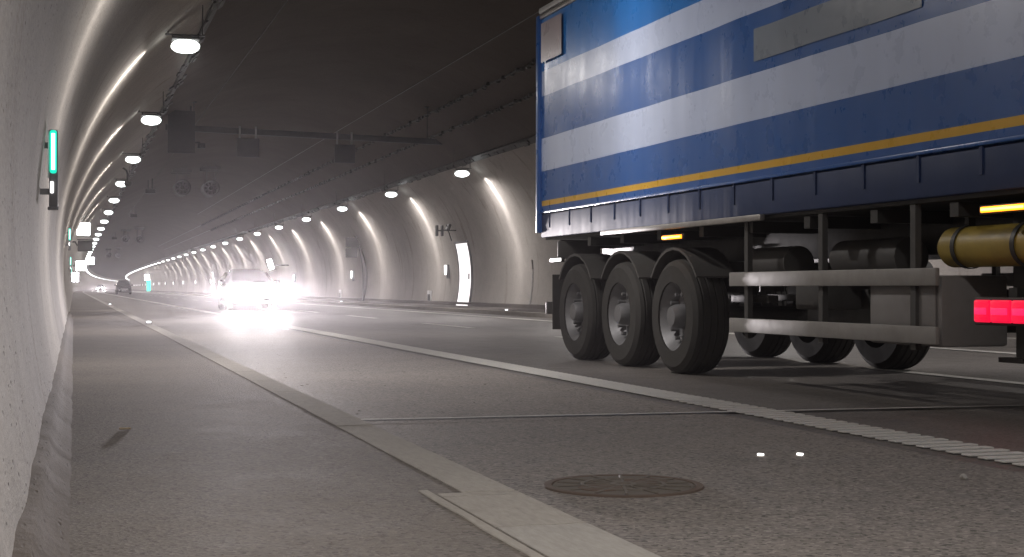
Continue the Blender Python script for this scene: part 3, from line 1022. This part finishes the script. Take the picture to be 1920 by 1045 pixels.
# ------------------------------------------------------------------ the lorry
T = empty('semi_truck', (5.14, 15.75, 0), R(0.5), 'big lorry with a blue and white striped curtain side passing in the near lane', 'lorry')
LEN = 11.3
W = 2.5
zb = [1.66, 1.715, 1.77, 2.12, 2.49, 2.94, 2.98, 3.27, 3.86]
zsub, mrow = [], []
bands = [(1.64, 1.715, 'blue'), (1.715, 1.775, 'cyellow'), (1.775, 2.115, 'blue'), (2.115, 2.49, 'cwhite'), (2.49, 2.975, 'blue'), (2.975, 3.26, 'cwhite'), (3.26, 3.86, 'brightblue')]
cm = ['blue', 'cyellow', 'cwhite', 'brightblue']
zl = []
for a, b_, k in bands:
    n = max(1, int((b_ - a) / 0.09))
    for i in range(n):
        zl.append(a + (b_ - a) * i / n); mrow.append(cm.index(k))
zl.append(3.86)
ny = 160
rows = []
for j, z in enumerate(zl):
    row = []
    for i in range(ny + 1):
        y = -LEN * i / ny
        t = (z - 1.64) / 2.22
        sag = math.sin(PI * t)
        bul = 0.005 * sag * math.sin(y * 2 * PI / 1.33 + 0.4) + 0.006 * sag * noise.noise((y * 1.7, z * 0.7, 2))
        bul += 0.004 * math.exp(-((y % 0.665) - 0.33) ** 2 / 0.002) * (1 - t) ** 3
        row.append((-bul, y, z))
    rows.append(row)
cur = MB().grid(rows, mif=lambda i, j: mrow[i], flip=False).build('curtain', [M[k] for k in cm], T, angle=60)
bd = MB()
bd.box((W / 2 + 0.02, -LEN / 2, 2.62), (W - 0.06, LEN - 0.02, 2.50))
bd.build('cargo_box', M['blue'], T, smooth=False)
MB().box((W / 2, -LEN / 2, 3.965), (W + 0.04, LEN + 0.06, 0.07), 0.02).build('roof', M['white'], T)
MB().box((0.0, -LEN / 2, 3.885), (0.05, LEN, 0.05), 0.012).build('top_rail', M['alu'], T)
for yy in (0.01, -LEN):
    MB().box((0.0, yy, 2.66), (0.09, 0.10, 2.5), 0.02).build('corner_post', M['blue'], T)
# lower side raves
rv = MB()
rv.box((0.03, -LEN / 2, 1.49), (0.06, LEN, 0.27), 0.015)
rv.build('side_rave', M['navy'], T)
MB().box((-0.006, -LEN / 2, 1.645), (0.03, LEN, 0.025), 0.006).build('curtain_pole', M['blue'], T)
MB().box((-0.012, -3.75, 1.335), (0.05, 3.5, 0.05), 0.01).build('rave_strip', M['alu'], T)
for i in range(17):
    y = -0.33 - 0.665 * i
    st = MB()
    st.box((-0.006, y, 1.56), (0.010, 0.03, 0.2))
    st.build('strap', M['navy'], T)
# pale lettering panel and pale patch on the curtain
lg = MB(); rows = []
for z in (2.58, 2.66, 2.75, 2.84):
    row = []
    for i in range(25):
        y = -5.35 - 2.35 * i / 24
        t = (z - 1.64) / 2.22
        row.append((-(0.005 * math.sin(PI * t) * math.sin(y * 2 * PI / 1.33 + 0.4) + 0.006 * math.sin(PI * t) * noise.noise((y * 1.7, z * 0.7, 2))) - 0.008, y, z))
    rows.append(row)
lg.grid(rows).build('lettering_panel', M['logo'], T)
pk = MB(); rows = []
for z in (3.35, 3.5, 3.65, 3.80):
    rows.append([(-0.03, -0.1 - 0.14 * i, z) for i in range(6)])
pk.grid(rows).build('pale_patch', M['pink'], T)
# chassis
ch = MB()
for x in (0.72, 1.78):
    ch.box((x, -LEN / 2 - .1, 1.17), (0.12, LEN - 0.3, 0.30), 0.01)
for k in range(12):
    ch.box((W / 2, -0.5 - k * 0.93, 1.27), (W - 0.12, 0.09, 0.09))
ch.box((W / 2, -LEN / 2, 1.345), (W - 0.1, LEN - 0.05, 0.03))
ch.build('chassis', M['black'], T)
# rear under-run bumper and lights
ub = MB(); ub.box((W / 2, -0.06, 0.55), (W - 0.1, 0.1, 0.14), 0.015); ub.box((0.8, -0.08, 0.86), (0.08, 0.08, 0.6)); ub.box((1.7, -0.08, 0.86), (0.08, 0.08, 0.6))
ub.build('rear_bumper', M['dark'], T)
# wheels
def wheel(x, y, side, tw=0.36, r=0.52, parent=T):
    w = MB()
    h = tw / 2
    w.lathe([(-h, r * .60), (-h, r * .88), (-h * .82, r * .97), (-h * .62, r * .995), (-h * .56, r * .97), (-h * .50, r), (-h * .22, r), (-h * .18, r * .97), (-h * .12, r), (h * .12, r), (h * .18, r * .97), (h * .22, r), (h * .50, r), (h * .56, r * .97), (h * .62, r * .995), (h * .82, r * .97), (h, r * .88), (h, r * .60)], 'X', n=44, close=True)
    for s in (-.55, -.18, .18, .55):
        pass
    t = w.build('wheel', M['rubber'], parent)
    t.location = (x, y, r)
    q = MB()
    q.lathe([(-side * h * .1, 0.02), (-side * h * .1 * 1, r * .36), (side * h * .35, r * .46), (side * h * .75, r * .55), (side * h * .95, r * .615), (side * h * .86, r * .62), (side * h * .2, r * .57)], 'X', n=36)
    q.lathe([(side * h * 1.05, 0.02), (side * h * 1.05, r * .17), (side * h * .8, r * .21), (-side * h * .05, r * .22)], 'X', n=20)
    for k in range(10):
        a = 2 * PI * k / 10
        q.cyl((side * h * .42, math.cos(a) * r * .40, math.sin(a) * r * .40), 0.02, 0.08, 'X', 6)
    q.build('rim', M['grey'], t)
    return t
AXY = [-1.05, -2.36, -3.67]
for y in AXY:
    wheel(0.20, y, -1); wheel(W - 0.20, y, 1)
    a = MB(); a.cyl((W / 2, y, 0.52), 0.075, W - 0.8, 'X', 14)
    for x in (0.72, 1.78):
        a.cyl((x, y + 0.12, 0.88), 0.13, 0.28, 'Z', 16)
        a.box((x, y - 0.25, 0.68), (0.1, 0.75, 0.07), 0.01)
        a.cyl((x - 0.2, y + 0.22, 0.58), 0.08, 0.22, 'Y', 14)
    a.build('axle', M['dark'], T)
    for xx in (0.03, W - 0.40):
        g = MB()
        pts_o = []; pts_i = []
        for k in range(9):
            aa = R(35 + 110 * k / 8)
            pts_o.append((y + 0.63 * math.cos(aa), 0.52 + 0.63 * math.sin(aa)))
            pts_i.append((y + 0.605 * math.cos(aa), 0.52 + 0.605 * math.sin(aa)))
        g.prism(pts_o + pts_i[::-1], 'X', xx, xx + 0.37)
        g.build('mudguard', M['dark'], T)
for x in (0.24, W - 0.24):
    MB().box((x, -0.30, 0.62), (0.40, 0.02, 0.62)).build('mud_flap', M['rubber'], T)
# side guards
for (z, hh) in ((0.85, 0.115), (0.475, 0.115)):
    for x in (0.03, W - 0.03):
        MB().box((x, -6.33, z), (0.035, 2.95, hh), 0.008).build('side_guard', M['rail'], T)
for y in (-5.1, -6.3, -7.5):
    for x in (0.07, W - 0.07):
        MB().box((x, y, 0.85), (0.045, 0.06, 0.95)).build('guard_post', M['dark'], T)
m = MB(); m.box((0.34, -7.33, 0.63), (0.50, 0.86, 0.46), 0.02); m.box((0.08, -7.33, 0.63), (0.012, 0.76, 0.38), 0.004)
m.build('tool_box', M['box'], T)
# landing legs
for x in (0.52, W - 0.52):
    m = MB(); m.box((x, -8.05, 0.95), (0.13, 0.13, 0.72), 0.01); m.box((x, -8.05, 0.50), (0.10, 0.10, 0.34)); m.box((x, -8.05, 0.325), (0.26, 0.24, 0.03))
    m.build('landing_leg', M['dark'], T)
MB().cyl((0.42, -4.95, 0.98), 0.14, 0.7, 'Y', 20).build('air_tank', M['dark'], T)
MB().cyl((0.46, -6.4, 1.0), 0.14, 0.9, 'Y', 20).build('air_tank', M['dark'], T)
MB().box((0.55, -5.7, 0.72), (0.5, 0.5, 0.22), 0.02).build('battery_box', M['dark'], T)
m = MB()
m.lathe([(-0.56, 0.02), (-0.53, 0.09), (-0.46, 0.13), (0.46, 0.13), (0.53, 0.09), (0.56, 0.02)], 'Y', c=(0.24, -8.15, 1.04), n=28)
m.build('yellow_tank', M['yellow'], T)
for y in (-7.85, -8.45):
    m = MB()
    m.lathe([(-0.02, 0.135), (0.02, 0.135), (0.02, 0.14), (-0.02, 0.14)], 'Y', c=(0.24, y, 1.04), n=28, close=True)
    m.box((0.24, y, 1.22), (0.05, 0.04, 0.12))
    m.build('tank_band', M['black'], T)
# pallet carrier / spare things beneath
MB().box((1.25, -6.2, 0.62), (1.3, 2.2, 0.30), 0.02).build('pallet_carrier', M['black'], T)
# lamps of the trailer
def side_lamp(y, z, L, h, m1, m2, nm):
    q = MB(); q.box((-0.006, y, z), (0.035, L + 0.05, h + 0.02), 0.006); o = q.build(nm, M['black'], T)
    q = MB(); q.box((-0.028, y, z), (0.018, L, h), 0.006); l = q.build('lens', m1, o)
    if m2 is not None:
        q = MB(); q.box((-0.038, y, z), (0.008, L * .94, h * .42), 0.003); q.build('bulb', m2, o)
side_lamp(-3.78, 1.235, 0.42, 0.034, M['orange'], M['orange_hot'], 'side_marker')
side_lamp(-8.55, 1.245, 0.42, 0.034, M['orange'], M['orange_hot'], 'side_marker')
side_lamp(-0.60, 1.09, 0.34, 0.035, M['marker'], None, 'end_marker')
m = MB(); m.box((0.25, -0.60, 1.2), (0.5, 0.06, 0.2), 0.01); m.build('lamp_bracket', M['dark'], T)
# tractor unit: frame, rear lamp, drive wheels, tank, cab
m = MB()
for x in (0.85, 1.65):
    m.box((x, -10.9, 0.86), (0.09, 5.9, 0.24), 0.01)
m.box((W / 2, -8.0, 0.86), (0.9, 0.08, 0.24)); m.box((W / 2, -9.5, 1.05), (0.95, 1.0, 0.12), 0.03)
m.build('tractor_frame', M['black'], T)
m = MB(); m.box((0.30, -8.66, 0.64), (0.44, 0.14, 0.20), 0.015); m.box((0.05, -8.47, 0.64), (0.04, 0.56, 0.17), 0.01); m.box((0.55, -8.4, 0.74), (0.8, 0.08, 0.08))
tl = m.build('tail_lamp', M['black'], T)
for yy, ln in ((-8.29, 0.15), (-8.47, 0.19), (-8.65, 0.15)):
    MB().box((0.018, yy, 0.64), (0.03, ln, 0.135), 0.012).build('lens', M['red'], tl)
for yy, ln in ((-8.29, 0.11), (-8.47, 0.15), (-8.65, 0.11)):
    MB().box((-0.001, yy, 0.64), (0.012, ln, 0.04), 0.004).build('bulb', M['redcore'], tl)
for x in (0.2, 0.54, W - 0.2, W - 0.54):
    wheel(x, -9.75, -1 if x < 1.2 else 1, 0.30)
wheel(0.22, -13.2, -1); wheel(W - 0.22, -13.2, 1)
m = MB()
pts_o = [(-9.75 + 0.64 * math.cos(R(a)), 0.52 + 0.64 * math.sin(R(a))) for a in range(5, 176, 17)]
pts_i = [(-9.75 + 0.61 * math.cos(R(a)), 0.52 + 0.61 * math.sin(R(a))) for a in range(5, 176, 17)]
m.bm.free()
for xx in (0.03, W - 0.70): MB().prism(pts_o + pts_i[::-1], 'X', xx, xx + 0.67).build('tractor_mudguard', M['black'], T)
for xx in (0.42, W - 0.42): MB().cyl((xx, -11.6, 0.72), 0.32, 1.2, 'Y', 24).build('fuel_tank', M['alu'], T)
m = MB()
m.prism([(-12.0, 0.9), (-12.0, 3.6), (-12.4, 3.85), (-13.6, 3.7), (-14.15, 2.5), (-14.25, 1.2), (-14.2, 0.4), (-13.8, 0.4), (-13.7, 0.95), (-12.7, 0.95)], 'X', 0.03, W - 0.03)
cabm = m.build('cab', M['brightblue'], T, smooth=False)
for xx in (0.015, W - 0.015): MB().box((xx, -13.45, 2.35), (0.03, 0.85, 0.75), 0.01).build('side_window', M['glass'], cabm)
m = MB(); m.box((W / 2, -13.98, 2.95), (W - 0.3, 0.03, 1.05), 0.01, rot=Matrix.Rotation(R(-24), 4, 'X')); m.build('windscreen', M['glass'], cabm)

# ------------------------------------------------------------------ cars
def car(name, label, group, x, y, paint_, lights, scale=1.0, tall=False):
    o = empty(name, (x + sx(y), y, 0), sang(y), label, 'car', group)
    H = 1.72 if tall else 1.47
    wb = 0.90 if tall else 0.88
    belt = 1.05 if tall else 0.93
    # stations: (y, half width low, z low, z shoulder, half width top, z top)
    S = [(-2.10, 0.62, 0.36, 0.62, 0.60, 0.66), (-2.05, 0.78, 0.25, 0.68, 0.70, 0.74), (-1.75, wb, 0.20, belt - .2, 0.74, belt - .10), (-1.05, wb, 0.20, belt - .06, 0.74, belt - .01),
         (-0.85, wb, 0.20, belt, 0.72, belt + .05), (-0.10, wb, 0.20, belt, 0.60, H - .05), (0.35, wb, 0.20, belt, 0.59, H), (1.20, wb, 0.20, belt, 0.58, H - .03),
         (1.85, wb, 0.24, belt, 0.62, belt + .12 if not tall else H - .25), (2.10, 0.80, 0.30, belt - .05, 0.68, belt), (2.18, 0.7, 0.42, belt - .15, 0.6, belt - .1)]
    b = MB()
    rows = []
    for (yy, w, z0, zs_, wt, zt) in S:
        half = [(w * .86, z0), (w * .98, z0 + .10), (w, (z0 + zs_) / 2), (w * .97, zs_), (wt + (w - wt) * .12, zs_ + (zt - zs_) * .8), (wt * .8, zt)]
        ring = [(px, yy, pz) for px, pz in half] + [(-px, yy, pz) for px, pz in half[::-1]]
        rows.append(ring + [ring[0]])
    b.grid(rows)
    body = b.build('body', paint_, o, angle=40)
    g = MB()
    def lerp(a, c, t): return a + (c - a) * t
    g.poly([(-0.66, -0.80, belt + .08), (0.66, -0.80, belt + .08), (0.52, -0.14, H - .09), (-0.52, -0.14, H - .09)])
    for v in g.bm.verts: v.co.y -= 0.05; v.co.z += 0.03
    g.build('windscreen', M['glass'], o, smooth=False)
    for s in (-1, 1):
        g = MB()
        g.poly([(s * 0.90, -0.62, belt + .03), (s * 0.90, 1.55, belt + .03), (s * 0.69, 1.1, H - .12), (s * 0.69, -0.05, H - .12)])
        g.build('side_window', M['glass'], o, smooth=False)
    for (wx, wy) in ((-1, -1.35), (1, -1.35), (-1, 1.35), (1, 1.35)):
        q = MB(); r = 0.36 if tall else 0.32
        q.lathe([(-.10, r * .6), (-.11, r * .9), (-.07, r), (.07, r), (.11, r * .9), (.10, r * .6)], 'X', n=22, close=True)
        t = q.build('wheel', M['rubber'], o); t.location = (wx * (wb - .1), wy, r)
        q = MB(); q.lathe([(wx * .05, 0.02), (wx * .08, r * .3), (wx * .10, r * .6), (wx * .02, r * .62)], 'X', n=18); q.build('rim', M['alu'], t)
    for s in (-1, 1):
        q = MB(); q.box((s * 0.62, -2.06, 0.67), (0.34, 0.10, 0.17), 0.04); h = q.build('headlight', M['glass'] if not lights else M['black'], o)
        if lights:
            q = MB(); q.box((s * 0.62, -2.12, 0.67), (0.24 * lights, 0.03, 0.13 * lights), 0.014); q.build('bulb', M['head'], h)
        q = MB(); q.box((s * (wb + .10), -0.62, belt + .06), (0.2, 0.12, 0.14), 0.04); q.build('mirror', paint_, o)
    q = MB(); q.box((0, -2.10, 0.50), (1.0, 0.06, 0.18), 0.02); q.build('grille', M['black'], o)
    q = MB(); q.box((0, -2.14, 0.42), (0.52, 0.02, 0.11), 0.005); q.build('number_plate', M['white'], o)
    return o

c1 = car('oncoming_car', 'car in the near lane with both headlights glaring towards the camera', 'oncoming cars', 6.0, 52.5, M['carblack'], 1.6)
c2 = car('oncoming_car', 'distant car with blazing headlights at the vanishing point of the tunnel', 'oncoming cars', 4.7, 330, M['carwhite'], 1.6)
c3 = car('oncoming_car', 'dark tall car without headlights, far along the near lane', 'oncoming cars', 5.85, 183, M['carblack'], 0, tall=True)

def head(car_o, watts, cone):
    for s in (-1, 1):
        L = bpy.data.lights.new('headlight_beam', 'SPOT')
        L.energy = watts; L.spot_size = R(cone); L.spot_blend = 0.9; L.shadow_soft_size = 0.09
        L.color = (1.0, 0.92, 0.94)
        L.use_nodes = True
        nt = L.node_tree
        g = nt.nodes.new('ShaderNodeNewGeometry'); sp_ = nt.nodes.new('ShaderNodeSeparateXYZ')
        mr = nt.nodes.new('ShaderNodeMapRange')
        mr.inputs[1].default_value = 0.06; mr.inputs[2].default_value = 0.0; mr.inputs[3].default_value = 0.0; mr.inputs[4].default_value = 1.0
        nt.links.new(g.outputs['Incoming'], sp_.inputs[0]); nt.links.new(sp_.outputs[2], mr.inputs[0])
        m2 = nt.nodes.new('ShaderNodeMapRange')                      # less light straight down in front of the car
        m2.inputs[1].default_value = -0.01; m2.inputs[2].default_value = -0.08; m2.inputs[3].default_value = 1.0; m2.inputs[4].default_value = 0.05
        mm = nt.nodes.new('ShaderNodeMath'); mm.operation = 'MULTIPLY'
        nt.links.new(sp_.outputs[2], m2.inputs[0]); nt.links.new(mr.outputs[0], mm.inputs[0]); nt.links.new(m2.outputs[0], mm.inputs[1])
        nt.links.new(mm.outputs[0], nt.nodes['Emission'].inputs['Strength'])
        l = bpy.data.objects.new('headlight_beam', L); col.objects.link(l)
        l.parent = car_o
        l.location = (s * 0.62, -2.22, 0.67)
        l.rotation_euler = (R(-90 - 0.6) + PI, 0, 0)
        l.rotation_euler = (R(90 - 1.2), 0, R(180))
head(c1, HEAD_WATTS, 44)
head(c2, HEAD_WATTS * 0.6, 34)

# ------------------------------------------------------------------ thin haze in the bore, added to spread the headlight glare
HAZE = 0.0005
hz = MB().box((40, 560, 3.3), (110, 1300, 10.4)).build('haze', [], smooth=False)
hm = bpy.data.materials.new('glare_haze'); hm.use_nodes = True
nt = hm.node_tree
for n_ in list(nt.nodes):
    if n_.type != 'OUTPUT_MATERIAL': nt.nodes.remove(n_)
pv = nt.nodes.new('ShaderNodeVolumePrincipled')
pv.inputs['Color'].default_value = (0.92, 0.88, 0.92, 1)
pv.inputs['Density'].default_value = HAZE
pv.inputs['Anisotropy'].default_value = 0.88
nt.links.new(pv.outputs['Volume'], nt.nodes['Material Output'].inputs['Volume'])
hz.data.materials.append(hm)
tag(hz, kind='stuff')
